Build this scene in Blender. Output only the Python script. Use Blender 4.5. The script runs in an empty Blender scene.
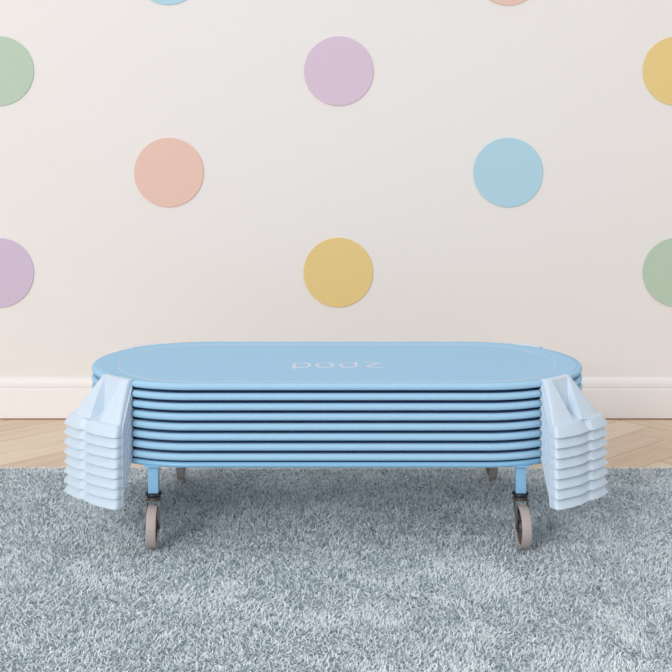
import bpy, bmesh, math, random
import numpy as np
from mathutils import Vector, Matrix, noise
random.seed(7)
C = bpy.context.scene.collection
PI = math.pi
rad = math.radians

# ------------------------------------------------------------------ camera
F = 1236.0            # focal length in pixels of a 672 px frame
YH = 130.0            # horizon row
H = 1.048             # camera height
cam = bpy.data.cameras.new('camera')
cam.sensor_width = 36.0
cam.lens = F/672*36
cam.shift_y = -(336-YH)/672
cam.clip_end = 60
co = bpy.data.objects.new('camera', cam); C.objects.link(co)
co.location = (0, 0, H); co.rotation_euler = (rad(90), 0, 0)
bpy.context.scene.camera = co

# ------------------------------------------------------------------ helpers
def lin(c):
    c = c/255
    return c/12.92 if c <= .04045 else ((c+.055)/1.055)**2.4
def rgb(r, g, b): return (lin(r), lin(g), lin(b), 1)

def mat(name, col, rough=.5, metal=0, var=0, vscale=30, bump=0, bscale=400, bdist=.001, spec=.5, sheen=0):
    m = bpy.data.materials.new(name); m.use_nodes = True
    nt = m.node_tree; n = nt.nodes; l = nt.links
    b = n['Principled BSDF']
    b.inputs['Base Color'].default_value = col
    b.inputs['Roughness'].default_value = rough
    b.inputs['Metallic'].default_value = metal
    b.inputs['Specular IOR Level'].default_value = spec
    b.inputs['Sheen Weight'].default_value = sheen
    tc = n.new('ShaderNodeTexCoord')
    if var:
        t = n.new('ShaderNodeTexNoise'); t.inputs['Scale'].default_value = vscale; t.inputs['Detail'].default_value = 4
        l.new(tc.outputs['Object'], t.inputs['Vector'])
        mx = n.new('ShaderNodeMix'); mx.data_type = 'RGBA'
        a = [min(1, c*(1-var)) for c in col[:3]]+[1]; d = [min(1, c*(1+var)) for c in col[:3]]+[1]
        mx.inputs['A'].default_value = a; mx.inputs['B'].default_value = d
        l.new(t.outputs['Fac'], mx.inputs['Factor']); l.new(mx.outputs['Result'], b.inputs['Base Color'])
    if bump:
        t = n.new('ShaderNodeTexNoise'); t.inputs['Scale'].default_value = bscale; t.inputs['Detail'].default_value = 3
        l.new(tc.outputs['Object'], t.inputs['Vector'])
        bp = n.new('ShaderNodeBump'); bp.inputs['Strength'].default_value = bump; bp.inputs['Distance'].default_value = bdist
        l.new(t.outputs['Fac'], bp.inputs['Height']); l.new(bp.outputs['Normal'], b.inputs['Normal'])
    return m

def obj(name, me, m=None, parent=None, loc=None, smooth=None):
    if isinstance(me, bmesh.types.BMesh):
        bm = me; me = bpy.data.meshes.new(name)
        bmesh.ops.recalc_face_normals(bm, faces=bm.faces)
        bm.to_mesh(me); bm.free()
    if m is not None: me.materials.append(m)
    if smooth is not None:
        me.polygons.foreach_set('use_smooth', [True]*len(me.polygons))
        me.set_sharp_from_angle(angle=rad(smooth))
    o = bpy.data.objects.new(name, me); C.objects.link(o)
    if parent: o.parent = parent
    if loc: o.location = loc
    return o

def tag(o, label=None, cat=None, group=None, kind=None):
    if label: o['label'] = label
    if cat: o['category'] = cat
    if group: o['group'] = group
    if kind: o['kind'] = kind
    return o
def empty(name, loc):
    o = bpy.data.objects.new(name, None); C.objects.link(o); o.location = loc
    o.empty_display_size = .05
    return o

def bx(bm, x0, x1, y0, y1, z0, z1, bev=0):
    r = bmesh.ops.create_cube(bm, size=1)
    vs = r['verts']
    for v in vs:
        v.co = Vector(((x0+x1)/2+v.co.x*(x1-x0), (y0+y1)/2+v.co.y*(y1-y0), (z0+z1)/2+v.co.z*(z1-z0)))
    if bev:
        es = list({e for v in vs for e in v.link_edges})
        bmesh.ops.bevel(bm, geom=es, offset=bev, segments=2, affect='EDGES', profile=.6)

def lathe(bm, prof, axis='Z', seg=40, centre=(0, 0, 0)):
    """prof: list of (radius, along). closed profile if first == last"""
    rings = []
    for r, a in prof:
        ring = []
        for i in range(seg):
            t = 2*PI*i/seg
            if axis == 'Z': p = (r*math.cos(t), r*math.sin(t), a)
            elif axis == 'X': p = (a, r*math.cos(t), r*math.sin(t))
            else: p = (r*math.cos(t), a, r*math.sin(t))
            ring.append(bm.verts.new(Vector(p)+Vector(centre)))
        rings.append(ring)
    for k in range(len(rings)-1):
        for i in range(seg):
            j = (i+1) % seg
            bm.faces.new((rings[k][i], rings[k][j], rings[k+1][j], rings[k+1][i]))
    return rings
def capped(bm, prof, **k):
    rs = lathe(bm, prof, **k)
    bm.faces.new(rs[0]); bm.faces.new(rs[-1])

def sweep_closed(bm, pts, rads, seg=14):
    """closed tube through planar loop pts (x,y,z), per-point radius"""
    n = len(pts); rings = []
    for i in range(n):
        p = Vector(pts[i]); t = (Vector(pts[(i+1) % n])-Vector(pts[i-1])).normalized()
        s = t.cross(Vector((0, 0, 1))).normalized(); r = rads[i] if hasattr(rads, '__len__') else rads
        rings.append([bm.verts.new(p+s*(r*math.cos(2*PI*k/seg))+Vector((0, 0, 1))*(r*math.sin(2*PI*k/seg))) for k in range(seg)])
    for i in range(n):
        a, b = rings[i], rings[(i+1) % n]
        for k in range(seg):
            bm.faces.new((a[k], a[(k+1) % seg], b[(k+1) % seg], b[k]))

# ------------------------------------------------------------------ materials
M_wall = mat('wall_paint', rgb(233, 229, 227), .85, var=.012, vscale=2.5, bump=.12, bscale=90, spec=.2)
M_base = mat('baseboard_paint', rgb(240, 237, 237), .5, spec=.3)
M_fab = mat('cot_fabric', rgb(164, 204, 231), .8, var=.03, vscale=60, bump=.25, bscale=900, bdist=.0006, spec=.15)
M_gap_shade = mat('navy_gap_shade', rgb(20, 84, 184), .8, spec=.1)  # sheet underside coloured navy, painting in the blue shade between stacked cots
M_rail = mat('painted_steel', rgb(136, 188, 222), .35, var=.02)
M_foot = mat('pale_blue_plastic', rgb(207, 222, 236), .42, spec=.35, bump=.03, bscale=500, bdist=.0005)
M_stitch = mat('stitch_thread', rgb(206, 213, 224), .8)
M_logo = mat('logo_print', rgb(208, 216, 232), .7)
M_black = mat('black_ring', rgb(34, 36, 44), .35)
M_metal = mat('caster_steel', rgb(128, 120, 118), .3, metal=.85)
M_tread = mat('caster_rubber', rgb(176, 165, 161), .55, bump=.1, bscale=300)
M_hub = mat('caster_hub', rgb(84, 74, 70), .5)

# ------------------------------------------------------------------ setting
WY = 4.489
bm = bmesh.new(); bx(bm, -4.5, 4.5, WY, WY+.12, 0, 3.2)
tag(obj('wall_back', bm, M_wall), kind='structure')

# baseboard with a moulded top
prof = [(0, .0045), (.016, .0045), (.016, .107), (.0105, .112), (.0105, .1155), (.0155, .1185), (.0155, .131), (.013, .141), (.008, .147), (0, .150)]
bm = bmesh.new()
rows = [[bm.verts.new((x, WY-d, z)) for d, z in prof] for x in (-4.5, 4.5)]
for i in range(len(prof)):
    j = (i+1) % len(prof)
    bm.faces.new((rows[0][i], rows[0][j], rows[1][j], rows[1][i]))
bm.faces.new(rows[0]); bm.faces.new(rows[1])
tag(obj('baseboard_back', bm, M_base), kind='structure')

bm = bmesh.new(); bx(bm, -4.5, 4.5, WY-.0185, WY, 0, .0042)
tag(obj('trim_1', bm, mat('brown_joint_strip', rgb(158, 116, 90), .7)), kind='structure')

# herringbone oak floor: planks in one mesh, a dark joint layer below
def floor():
    L, W, g = .65, .13, .0008
    verts, faces, uvs, cols, mi = [], [], [], [], []
    X0, X1, Y0, Y1 = -4.5, 4.5, .9, WY
    n = 80; c = math.cos(rad(45)); s = math.sin(rad(45))
    rnd = random.Random(3); XO = 1.111-L*c; YO = 2.62
    def add(px, py, lx, ly, along_x):
        cx, cy = px+lx/2, py+ly/2
        wx, wy = cx*c-cy*s+XO, cx*s+cy*c+YO
        if not (X0-.3 < wx < X1+.3 and Y0-.3 < wy < Y1+.3): return
        q = [(px+g, py+g), (px+lx-g, py+g), (px+lx-g, py+ly-g), (px+g, py+ly-g)]
        b = len(verts)
        verts.extend([(x*c-y*s+XO, x*s+y*c+YO, 0) for x, y in q])
        faces.append((b, b+1, b+2, b+3))
        uo, vo = rnd.uniform(0, 50), rnd.uniform(0, 50)
        if along_x: uv = [(0, 0), (lx, 0), (lx, ly), (0, ly)]
        else: uv = [(0, 0), (0, lx), (ly, lx), (ly, 0)]
        uvs.extend([(u+uo, v+vo) for u, v in uv])
        k = rnd.random(); cols.extend([(k, rnd.random(), 0, 1)]*4)
    K = int(round(L/W))
    for i in range(-n, n):
        for j in range(-22, 22):
            # step i along the diagonal, j sets of herringbone columns
            ox = i*W + j*L; oy = i*W - j*L
            add(ox, oy, L, W, True)
            add(ox, oy+W, W, L, False)
    me = bpy.data.meshes.new('floor')
    nb = len(verts)
    verts.extend([(X0, Y0, -.0015), (X1, Y0, -.0015), (X1, Y1+.02, -.0015), (X0, Y1+.02, -.0015)])
    faces.append((nb, nb+1, nb+2, nb+3)); uvs.extend([(0, 0)]*4); cols.extend([(0, 0, 0, 1)]*4)
    me.from_pydata(verts, [], faces)
    ul = me.uv_layers.new(name='plank'); ul.data.foreach_set('uv', [a for u in uvs for a in u])
    cl = me.color_attributes.new('plank_tone', 'FLOAT_COLOR', 'CORNER'); cl.data.foreach_set('color', [a for u in cols for a in u])
    m = bpy.data.materials.new('oak_planks'); m.use_nodes = True; nt = m.node_tree; nn = nt.nodes; l = nt.links
    b = nn['Principled BSDF']; b.inputs['Roughness'].default_value = .5; b.inputs['Specular IOR Level'].default_value = .3
    uv = nn.new('ShaderNodeUVMap'); uv.uv_map = 'plank'
    mp = nn.new('ShaderNodeMapping'); mp.inputs['Scale'].default_value = (2.6, 34, 1); l.new(uv.outputs['UV'], mp.inputs['Vector'])
    n1 = nn.new('ShaderNodeTexNoise'); n1.inputs['Scale'].default_value = 1; n1.inputs['Detail'].default_value = 5; n1.inputs['Distortion'].default_value = .6
    l.new(mp.outputs['Vector'], n1.inputs['Vector'])
    mp2 = nn.new('ShaderNodeMapping'); mp2.inputs['Scale'].default_value = (3, 14, 1); l.new(uv.outputs['UV'], mp2.inputs['Vector'])
    wv = nn.new('ShaderNodeTexWave'); wv.wave_type = 'RINGS'; wv.inputs['Scale'].default_value = 1.6; wv.inputs['Distortion'].default_value = 5; wv.inputs['Detail'].default_value = 2
    l.new(mp2.outputs['Vector'], wv.inputs['Vector'])
    ca = nn.new('ShaderNodeVertexColor'); ca.layer_name = 'plank_tone'
    sx = nn.new('ShaderNodeSeparateColor'); l.new(ca.outputs['Color'], sx.inputs['Color'])
    cr = nn.new('ShaderNodeValToRGB'); e = cr.color_ramp.elements
    e[0].position = 0; e[0].color = rgb(205, 178, 152); e[1].position = 1; e[1].color = rgb(234, 217, 194)
    ad = nn.new('ShaderNodeMath'); ad.operation = 'MULTIPLY_ADD'; l.new(n1.outputs['Fac'], ad.inputs[0]); ad.inputs[1].default_value = .95
    ad2 = nn.new('ShaderNodeMath'); ad2.operation = 'MULTIPLY_ADD'; l.new(sx.outputs['Red'], ad2.inputs[0]); ad2.inputs[1].default_value = .5; ad2.inputs[2].default_value = -.3
    l.new(ad2.outputs[0], ad.inputs[2])
    ad3 = nn.new('ShaderNodeMath'); ad3.operation = 'MULTIPLY_ADD'; l.new(wv.outputs['Fac'], ad3.inputs[0]); ad3.inputs[1].default_value = .16
    l.new(ad.outputs[0], ad3.inputs[2]); l.new(ad3.outputs[0], cr.inputs['Fac']); l.new(cr.outputs['Color'], b.inputs['Base Color'])
    me.materials.append(m); me.materials.append(mat('plank_joint', rgb(150, 116, 92), .9))
    me.polygons[len(faces)-1].material_index = 1
    o = bpy.data.objects.new('floor', me); C.objects.link(o); tag(o, kind='structure')
floor()

# ------------------------------------------------------------------ wall dots
S = F/(WY-.006)
def dot(px, py, col, label):
    R = 34.8/S; T = .005
    bm = bmesh.new()
    capped(bm, [(R-.0008, 0), (R, -.0008), (R, -T+.0012), (R-.0012, -T)], axis='Y', seg=96)
    m = mat('dot_paint', rgb(*col), .75, var=.012, vscale=8, spec=.2)
    o = obj('wall_disc', bm, m, loc=((px-336.2)/S, WY, H-(py-YH)/S), smooth=15)
    tag(o, label, 'wall disc', 'pastel discs on the wall')
GREEN, LILAC, PEACH, BLUE, YEL = (184, 203, 183), (214, 193, 212), (229, 194, 180), (175, 211, 227), (229, 202, 138)
dot(168.5, -30, BLUE, 'light blue round disc cut off by the top edge, above the peach disc')
dot(508.5, -29.5, PEACH, 'peach pink round disc cut off by the top edge, above the blue disc')
dot(-1, 71, GREEN, 'sage green round disc high on the wall, cut off by the left edge')
dot(339, 71, LILAC, 'whole lilac round disc high on the middle of the wall')
dot(678, 71, YEL, 'mustard yellow round disc cut off by the right edge of the photo')
dot(169, 172.5, PEACH, 'whole peach pink round disc on the left of the wall, above the cots')
dot(508.5, 172.5, BLUE, 'whole light blue round disc on the right of the wall')
dot(-1, 273, (206, 188, 211), 'lilac round disc low on the wall, cut off by the left edge')
dot(338.5, 272.5, YEL, 'whole mustard yellow round disc in the middle, just above the cot stack')
dot(678, 272.5, GREEN, 'sage green round disc low on the wall, cut off by the right edge')

# ------------------------------------------------------------------ rug
RX0, RX1, RY0, RY1 = -1.75, 1.75, 1.55, 3.800
rug = empty('shag_rug', (0, (RY0+RY1)/2, 0))
tag(rug, 'large blue grey shag pile rug lying on the oak floor under the cot trolley', 'rug')
cy = (RY0+RY1)/2
bm = bmesh.new(); bx(bm, RX0, RX1, RY0-cy, RY1-cy, 0.0005, .006, .002)
obj('rug_backing', bm, mat('rug_backing', rgb(140, 155, 167), .95, spec=.1), rug)
def pile():
    rs = np.random.RandomState(11)
    def field(x, y, sc, seed, n=14):
        r = np.random.RandomState(seed); f = np.zeros_like(x)
        for _ in range(n):
            a = r.uniform(0, 2*PI); k = sc*r.uniform(.5, 1.8); ph = r.uniform(0, 2*PI)
            f += np.sin(k*(x*math.cos(a)+y*math.sin(a))+ph)
        return f/math.sqrt(n/2)
    N = 640000
    x = rs.uniform(RX0, RX1, N); y = rs.uniform(RY0, RY1, N)
    # thin out where no camera looks closely
    near = y < 2.15
    keep = ~(near & (rs.rand(N) < .5)) & ~((np.abs(x) > 1.35) & (rs.rand(N) < .5))
    x, y = x[keep], y[keep]; N = len(x)
    wx = x+.03*field(x, y, 18, 5); wy = y+.03*field(x, y, 18, 6)
    th = -1.1+.9*field(wx, wy, 14, 1)+.5*field(wx, wy, 60, 2)+rs.normal(0, 1.4, N)
    lean = np.clip(1.22+.05*field(wx, wy, 20, 3)+.05*field(wx, wy, 80, 9)+rs.normal(0, .16, N), .5, 1.48)  # angle off vertical
    Ln = rs.uniform(.008, .015, N); Wd = rs.uniform(.0013, .0022, N)
    hx, hy = np.cos(th), np.sin(th)
    base = .0055
    # points along a curved tuft
    ts = [0, .38, .72, 1.0]; wd = [1.0, 1.0, .85, .35]
    px, py, pz = x.copy(), y.copy(), np.full(N, base)
    P = [np.stack([px, py, pz], 1)]
    for k in range(3):
        a = lean*(.45+.35*k)
        sl = Ln*(ts[k+1]-ts[k])
        tw = rs.normal(0, .12, N)
        px = px+sl*np.sin(a)*np.cos(th+tw*k); py = py+sl*np.sin(a)*np.sin(th+tw*k); pz = pz+sl*np.cos(a)
        P.append(np.stack([px, py, pz], 1))
    sa = rs.normal(0, .5, N)
    sx, sy, sz = -hy*np.cos(sa), hx*np.cos(sa), np.sin(sa)*.6
    side = np.stack([sx, sy, sz], 1)
    V = np.zeros((N, 8, 3), np.float32)
    for k in range(4):
        off = side*(Wd*wd[k]*.5)[:, None]
        V[:, 2*k] = P[k]-off; V[:, 2*k+1] = P[k]+off
    V[:, :, 2] = np.maximum(V[:, :, 2], .0052)
    V[:, :, 1] = np.minimum(V[:, :, 1], RY1+.006)
    V[:, :, 1] -= cy
    q = np.array([[0, 1, 3, 2], [2, 3, 5, 4], [4, 5, 7, 6]])
    Fc = (np.arange(N)[:, None, None]*8+q[None]).reshape(-1)
    me = bpy.data.meshes.new('pile')
    me.vertices.add(N*8); me.vertices.foreach_set('co', V.reshape(-1))
    nf = N*3
    me.loops.add(nf*4); me.loops.foreach_set('vertex_index', Fc.astype(np.int32))
    me.polygons.add(nf); me.polygons.foreach_set('loop_start', (np.arange(nf)*4).astype(np.int32))
    me.update(calc_edges=True)
    me.polygons.foreach_set('use_smooth', np.ones(nf, bool))
    tone = rs.rand(N).astype(np.float32)
    at = me.attributes.new('tone', 'FLOAT', 'POINT'); at.data.foreach_set('value', np.repeat(tone, 8))
    m = bpy.data.materials.new('rug_yarn'); m.use_nodes = True; nt = m.node_tree; b = nt.nodes['Principled BSDF']
    b.inputs['Roughness'].default_value = .8; b.inputs['Specular IOR Level'].default_value = .2
    an = nt.nodes.new('ShaderNodeAttribute'); an.attribute_name = 'tone'
    cr = nt.nodes.new('ShaderNodeValToRGB'); e = cr.color_ramp.elements
    e[0].position = 0; e[0].color = rgb(112, 128, 140); e[1].position = .7; e[1].color = rgb(*RUGL); k = e.new(.14); k.color = rgb(*RUGD)
    nt.links.new(an.outputs['Fac'], cr.inputs['Fac']); nt.links.new(cr.outputs['Color'], b.inputs['Base Color'])
    o = obj('pile', me, m, rug); tag(o, kind='stuff')
RUGD = (214, 226, 233); RUGL = (246, 251, 253)
pile()

# ------------------------------------------------------------------ cots
CX, CYc = .0027, 3.358
A, R0, RY = .370, .29, .308           # half straight length, outer end radius
TR = .00875                  # sleeve radius
ZT = .115                   # rail centre above the rim of the feet
SP = .02490                 # stacking step

def stadium(r, z, a=A, nA=48, nS=40, ry=None):
    """closed loop, ends are half ellipses (r along x, ry along y)"""
    ry = ry or r; pts = []
    for i in range(nA): t = -PI/2+PI*i/nA; pts.append((a+r*math.cos(t), ry*math.sin(t), z))
    for i in range(nS): pts.append((a-2*a*i/nS, ry, z))
    for i in range(nA): t = PI/2+PI*i/nA; pts.append((-a+r*math.cos(t), ry*math.sin(t), z))
    for i in range(nS): pts.append((-a+2*a*i/nS, -ry, z))
    return pts

def foot_mesh(sx, sy):
    """angles in degrees off the x axis round the end of the cot"""
    cols_n = []
    def row(aL, aR, tL, tR, t2L, t2R, rp, rb, rin, z, cr=.010, ex=0, fl=.45):
        out = []
        aR -= (1.6 if sx < 0 else 0)*min(1, (rp-.28)/.07)
        ex *= 1.1 if sx < 0 else 1
        if sx < 0: tR -= .8; t2R -= .8
        def P(a, r):
            if a < tR and ex: r += ex*(tR-a)/(tR-aR)*min(1, max(0, (r-rin)/(rp-rin)))
            if sx < 0: a -= .8
            out.append((sx*(A+r*math.cos(rad(a))), sy*r*math.sin(rad(a))*RY/R0, z))
        cr = min(cr, (rp-rin)*.45)
        ca = math.degrees(cr/rp)
        P(aL+fl, rin)
        for k in range(4): P(aL, rin+(rp-cr-rin)*k/3)
        for k in (1, 2, 3):
            f = k/3*PI/2
            P(aL-ca*(1-math.cos(f)), rp-cr+cr*math.sin(f))
        for k in (1, 2, 3, 4): P(aL-ca+(tL-(aL-ca))*k/4, rp)
        q = rb if isinstance(rb, tuple) else (rb, rb, rb)
        P(t2L, q[0]); P((t2L+t2R)/2, q[1]); P(t2R, q[2])
        for k in (0, 1, 2, 3): P(tR+((aR+ca)-tR)*k/4, rp)
        for k in (3, 2, 1):
            f = k/3*PI/2
            P(aR+ca*(1-math.cos(f)), rp-cr+cr*math.sin(f))
        for k in range(3, -1, -1): P(aR, rin+(rp-cr-rin)*k/3)
        P(aR-fl, rin)
        return out
    rows = []
    aL0, aR0 = 60.2, 40.8
    for r, z in ((.2815, ZT+.0060), (.2815, ZT+.0088), (.2825, ZT+.0104), (.2845, ZT+.0112), (.2900, ZT+.0112), (.2960, ZT+.0102)):
        rows.append(row(aL0, aR0, 56.1, 43.9, 55.5, 44.5, r, r, min(r-.0002, .2815), z, fl=.06))
    NR = 12
    for k in range(NR+1):
        t = k/NR
        z = ZT+.009 + (.027-(ZT+.009))*t
        aL = aL0+2.6*t; aR = aR0-8.0*t
        tL = 56.1-4.7*t; tR = 43.9+2.2*t
        rp = .2995+.0495*(t**.92)
        rb = .2985+.0125*t if t < .88 else .3095+(.345-.3095)*((t-.88)/.12)**1.2
        rb = min(rb, rp)
        rin = .2790+(.335-.2790)*t
        w = .8*min(1, t*3)
        rows.append(row(aL, aR, tL, tR, tL-.5*w-.1, tR+.5*w+.1, rp, rb, rin, z, ex=.0065*t, fl=.06+.39*min(1, t*4)))
    # ledge and flared lip, with the V notch
    rows.append(row(62.8, 32.2, 51.6, 44.6, 50.7, 46.0, .3550, (.3535, .3515, .3500), .3355, .0262, .012, .0065, .4))
    rows.append(row(62.85, 31.4, 52.3, 42.6, 50.2, 44.4, .3580, (.3555, .3510, .3460), .336, .0248, .013, .0065, .3))
    rows.append(row(63.2, 30.0, 52.1, 42.4, 50.0, 44.2, .3635, (.3620, .3580, .3540), .340, .0105, .013, .0065, .2))
    rows.append(row(63.5, 28.8, 51.9, 42.2, 49.8, 43.8, .3690, (.3680, .3650, .3620), .344, -.0015, .013, .0065, .1))
    bm = bmesh.new()
    g = [[bm.verts.new(p) for p in r] for r in rows]
    for i in range(len(g)-1):
        for j in range(len(g[0])-1):
            bm.faces.new((g[i][j], g[i][j+1], g[i+1][j+1], g[i+1][j]))
    bmesh.ops.remove_doubles(bm, verts=bm.verts, dist=.00012)
    # degenerate faces out
    bad = [f for f in bm.faces if f.calc_area() < 1e-9]
    bmesh.ops.delete(bm, geom=bad, context='FACES')
    bmesh.ops.recalc_face_normals(bm, faces=bm.faces)
    # make sure the normals face outward
    s = sum((f.normal.x*sx+f.normal.y*sy)*f.calc_area() for f in bm.faces)
    if s < 0: bmesh.ops.reverse_faces(bm, faces=bm.faces)
    me = bpy.data.meshes.new('foot'); bm.to_mesh(me); bm.free()
    return me

def make_cot():
    t = empty('stacking_cot', (CX, CYc, 0))
    # steel rail loop
    bm = bmesh.new(); sweep_closed(bm, stadium(R0-TR, ZT, ry=RY-TR), .0060, 10)
    obj('rail', bm, M_rail, t, smooth=60)
    # fabric sleeves round the rail, closing in where the feet grip it
    pts = []; rr = []
    angs = []
    def seg_angle(p):
        x = abs(p[0])-A
        if x <= 0: return 90
        return math.degrees(math.atan2(abs(p[1])*R0/RY, x))
    fine = []
    # finer samples near the foot edges
    base = stadium(R0-TR, ZT, nA=180, nS=60, ry=RY-TR)
    n = len(base)
    for i, p in enumerate(base):
        a = seg_angle(p)
        r = TR
        if 40.0 < a < 61.3:
            d = min(a-40.0, 61.3-a)/1.6     # degrees -> 0..1 over the rounded end
            r = .0056 if d >= 1 else max(.0056, TR*math.sqrt(max(0, 1-d*d)))
        rr.append(r)
    bm = bmesh.new(); sweep_closed(bm, base, rr, 18)
    obj('rail_sleeve', bm, M_fab, t, smooth=80)
    # sheet
    bm = bmesh.new(); loops = []
    specs = []
    zt = ZT
    def blend(k):
        return stadium(.2805*(1-k)+.220*k, 0, ry=.2985*(1-k)+.269*k)
    lv = [(0, TR-.0003), (.18, TR-.0010), (.45, TR-.0022), (.8, TR-.0034), (1.0, TR-.0040)]
    for k, dz in lv: loops.append([bm.verts.new((x, y, zt+dz)) for x, y, _ in blend(k)])
    for sc in (.93, .8, .6, .35, .1):
        loops.append([bm.verts.new((x*sc, y*sc, zt+TR-.0040-.0016*(1-sc))) for x, y, _ in blend(1)])
    for i in range(len(loops)-1):
        a, b = loops[i], loops[i+1]; n = len(a)
        for j in range(n): bm.faces.new((a[j], a[(j+1) % n], b[(j+1) % n], b[j]))
    bm.faces.new(loops[-1])
    o = obj('bed_fabric', bm, M_fab, t, smooth=60)
    o.data.materials.append(M_gap_shade)
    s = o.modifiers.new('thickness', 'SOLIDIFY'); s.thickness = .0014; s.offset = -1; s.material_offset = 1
    for sx in (-1, 1):
        for sy in (-1, 1):
            o = obj('foot', foot_mesh(sx, sy), M_foot, t, smooth=26)
            s = o.modifiers.new('wall', 'SOLIDIFY'); s.thickness = .0024; s.offset = -1
            b = o.modifiers.new('bevel', 'BEVEL'); b.width = .0006; b.segments = 2; b.limit_method = 'ANGLE'; b.angle_limit = rad(26); b.harden_normals = False
    return t

cot = make_cot()
zb0 = H-.75
labels = ['pale blue stacking cot on top of the stack, its printed bed sheet in full view',
          'second stacking cot from the top, directly under the printed top cot',
          'third blue stacking cot from the top of the stack',
          'fourth blue stacking cot from the top, just above the middle of the stack',
          'fifth blue stacking cot from the top, just below the middle of the stack',
          'sixth blue stacking cot from the top, third up from the trolley',
          'seventh blue stacking cot from the top, second up from the trolley',
          'lowest blue stacking cot, resting directly on the trolley frame']
G = 'stacked nap cots on the trolley'
kids = list(cot.children)
for k in range(8):
    if k == 0: o = cot
    else:
        o = cot.copy(); C.objects.link(o)
        for ch in kids:
            c = ch.copy(); C.objects.link(c); c.parent = o
    o.location = (CX, CYc, zb0-k*SP)
    tag(o, labels[k], 'cot', G)

# stitched seam
bm = bmesh.new()
lp = stadium(.2195, 0, ry=.2675); lq = stadium(.2170, 0, ry=.2630)
a = [bm.verts.new((x, y, ZT+TR-.0036)) for x, y, _ in lp]; b = [bm.verts.new((x, y, ZT+TR-.0036)) for x, y, _ in lq]
for j in range(len(a)): bm.faces.new((a[j], a[(j+1) % len(a)], b[(j+1) % len(a)], b[j]))
o = obj('seam', bm, M_stitch, cot); o['label'] = 'pale stitched seam line'
s = o.modifiers.new('thickness', 'SOLIDIFY'); s.thickness = .0006; s.offset = 0

# printed word on the top sheet
def word():
    bm = bmesh.new()
    zl = ZT+TR-.0040-.0004
    def ribbon(pts, w, closed=False):
        n = len(pts); L, Rr = [], []
        for i in range(n):
            p = Vector(pts[i])
            if closed: d = Vector(pts[(i+1) % n])-Vector(pts[i-1])
            else: d = Vector(pts[min(n-1, i+1)])-Vector(pts[max(0, i-1)])
            d.normalize(); s = Vector((-d.y, d.x))*w/2
            L.append(bm.verts.new((p.x+s.x, p.y+s.y, zl))); Rr.append(bm.verts.new((p.x-s.x, p.y-s.y, zl)))
        for i in range(n if closed else n-1):
            j = (i+1) % n; bm.faces.new((L[i], L[j], Rr[j], Rr[i]))
    def seg(x0, y0, x1, y1, w):
        nonlocal zl
        zl += .00003; ribbon([(x0, y0), (x1, y1)], w*.8)
    hw, hh, w = .0210, .031, .0090
    def ring(cx): 
        ribbon([(cx+hw*math.copysign(abs(math.cos(t))**.8, math.cos(t)), hh*math.copysign(abs(math.sin(t))**.8, math.sin(t))) for t in [2*PI*i/40 for i in range(40)]], w, True)
    cs = [-.0925, -.0300, .0330, .0960]
    ring(cs[0]); seg(cs[0]-hw, 0, cs[0]-hw, -.050, w)
    ring(cs[1])
    ring(cs[2]); seg(cs[2]+hw, 0, cs[2]+hw, .050, w)
    z = cs[3]; e = .026
    seg(z-e, hh, z+e, hh, w); seg(z-e, -hh, z+e, -hh, w); ribbon([(z+e-.004, hh), (z-e+.004, -hh)], w*1.1)
    o = obj('printed_word', bm, M_logo, cot, loc=(-.002, -.040, -.0006)); o['label'] = 'pale printed lettering on the bed fabric'
    s = o.modifiers.new('thickness', 'SOLIDIFY'); s.thickness = .0004; s.offset = 0
word()

# ------------------------------------------------------------------ trolley
tr = empty('cot_trolley', (CX, CYc, .0135))
tag(tr, 'pale blue steel trolley on four casters carrying the stack of cots', 'trolley')
z0 = .0135
TC = H-.8285-z0      # rail centre
def add(name, bm, m, par=tr, sm=40, loc=None): return obj(name, bm, m, par, smooth=sm, loc=loc)
bm = bmesh.new(); sweep_closed(bm, stadium(R0-.0085, TC, ry=RY-.0085), .0070, 14); add('frame', bm, M_rail)
bm = bmesh.new(); lp = stadium(R0-.0100, 0, ry=RY-.0100)
up = [bm.verts.new((x, y, TC+.0045)) for x, y, _ in lp]; dn = [bm.verts.new((x, y, TC-.0025)) for x, y, _ in lp]
bm.faces.new(up); bm.faces.new(dn)
for j in range(len(lp)): bm.faces.new((up[j], up[(j+1) % len(lp)], dn[(j+1) % len(lp)], dn[j]))
add('deck', bm, M_rail)
PX, PY = .4583, .268
for sx in (-1, 1):
    bm = bmesh.new(); bx(bm, sx*PX-.02, sx*PX+.02, -.294, .294, TC-.0085, TC-.0045, .001); add('cross_bar', bm, M_rail)
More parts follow.
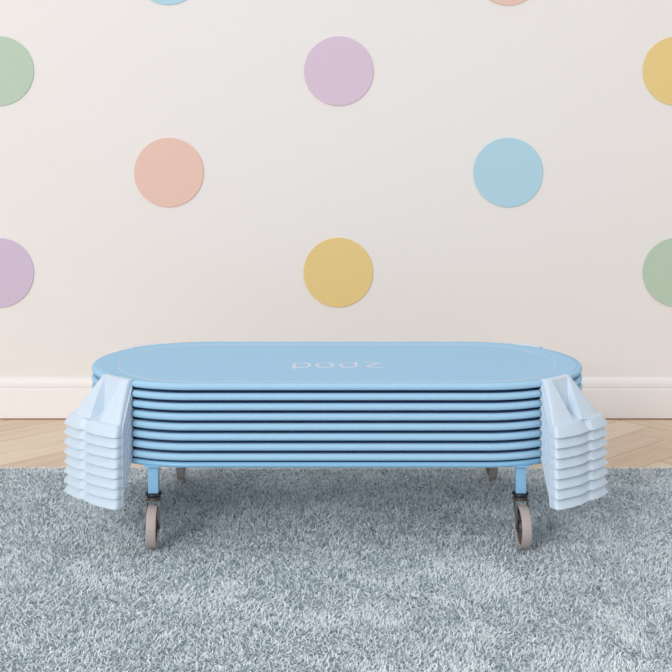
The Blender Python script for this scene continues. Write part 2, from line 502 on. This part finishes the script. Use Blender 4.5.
for sx in (-1, 1):
    for sy in (-1, 1):
        bm = bmesh.new(); bx(bm, sx*PX-.0128, sx*PX+.0128, sy*PY-.0128, sy*PY+.0128, .1255, TC-.0085, .002); add('post', bm, M_rail)
        c = empty('caster', (sx*PX, sy*PY, 0)); c.parent = tr; c.rotation_euler.z = rad(3)
        off = sy*.034
        # swivel head
        bm = bmesh.new()
        capped(bm, [(.0185, .1300), (.0210, .1283), (.0216, .1255), (.0195, .1235)], seg=36)
        obj('swivel_ring', bm, M_black, c, smooth=40)
        bm = bmesh.new()
        capped(bm, [(.0150, .1235), (.0158, .1225), (.0158, .1205), (.0150, .1190)], seg=36)
        o = obj('swivel_cup', bm, M_black, c, smooth=40); bm = bmesh.new()
        capped(bm, [(.0178, .1190), (.0186, .1183), (.0186, .1158), (.0178, .1150)], seg=36)
        obj('bearing', bm, M_metal, c, smooth=40)
        # fork
        bm = bmesh.new()
        bx(bm, -.0170, .0170, -.017 if sy > 0 else -.024, .024 if sy > 0 else .017, .1125, .1150, .001)
        for s in (-1, 1):
            xo = s*.0158
            out = [(-.015*sy, .1135), (.023*sy, .1135), (off+.011*sy, .073), (off+.010*sy, .048), (off, .041), (off-.010*sy, .048), (off-.013*sy, .066)]
            a = [bm.verts.new((xo-.0011, y, z)) for y, z in out]; b = [bm.verts.new((xo+.0011, y, z)) for y, z in out]
            bm.faces.new(a); bm.faces.new(b)
            for i in range(len(out)):
                j = (i+1) % len(out); bm.faces.new((a[i], a[j], b[j], b[i]))
        obj('fork', bm, M_metal, c, smooth=30)
        WR = .0520; WC = .0535
        bm = bmesh.new()
        prof = [(.0425, -.0095), (.0475, -.0122), (.0505, -.0113), (.0518, -.0085), (WR, -.004), (WR, .004), (.0518, .0085), (.0505, .0113), (.0475, .0122), (.0425, .0095), (.0425, -.0095)]
        lathe(bm, prof, axis='X', seg=56, centre=(0, off, WC)); bmesh.ops.remove_doubles(bm, verts=bm.verts, dist=1e-5)
        w = obj('wheel', bm, M_tread, c, smooth=35)
        bm = bmesh.new()
        capped(bm, [(.010, -.0128), (.014, -.0122), (.016, -.007), (.038, -.006), (.0430, -.0090), (.0430, .0090), (.038, .006), (.016, .007), (.014, .0122), (.010, .0128)], axis='X', seg=40, centre=(0, off, WC))
        capped(bm, [(.0050, -.0188), (.0060, -.0180), (.0060, .0180), (.0050, .0188)], axis='X', seg=16, centre=(0, off, WC))
        obj('hub', bm, M_hub, c, smooth=35)

# ------------------------------------------------------------------ light
w = bpy.data.worlds.new('world'); bpy.context.scene.world = w; w.use_nodes = True
w.node_tree.nodes['Background'].inputs['Color'].default_value = (.985, .99, 1.0, 1)
w.node_tree.nodes['Background'].inputs['Strength'].default_value = .80
def area(name, loc, target, size, power, col):
    l = bpy.data.lights.new(name, 'AREA'); l.shape = 'RECTANGLE'; l.size = size[0]; l.size_y = size[1]; l.energy = power; l.color = col
    o = bpy.data.objects.new(name, l); C.objects.link(o); o.location = loc
    o.rotation_euler = (Vector(target)-Vector(loc)).to_track_quat('-Z', 'Y').to_euler()
area('window_light', (-3.9, -4.2, 3.5), (0, 3.8, .5), (3.2, 2.6), 350, (1.0, .99, .975))
sc = bpy.context.scene
sc.view_settings.view_transform = 'Standard'; sc.view_settings.look = 'None'
sc.view_settings.gamma = 1; sc.view_settings.exposure = 0
sc.view_settings.use_curve_mapping = False
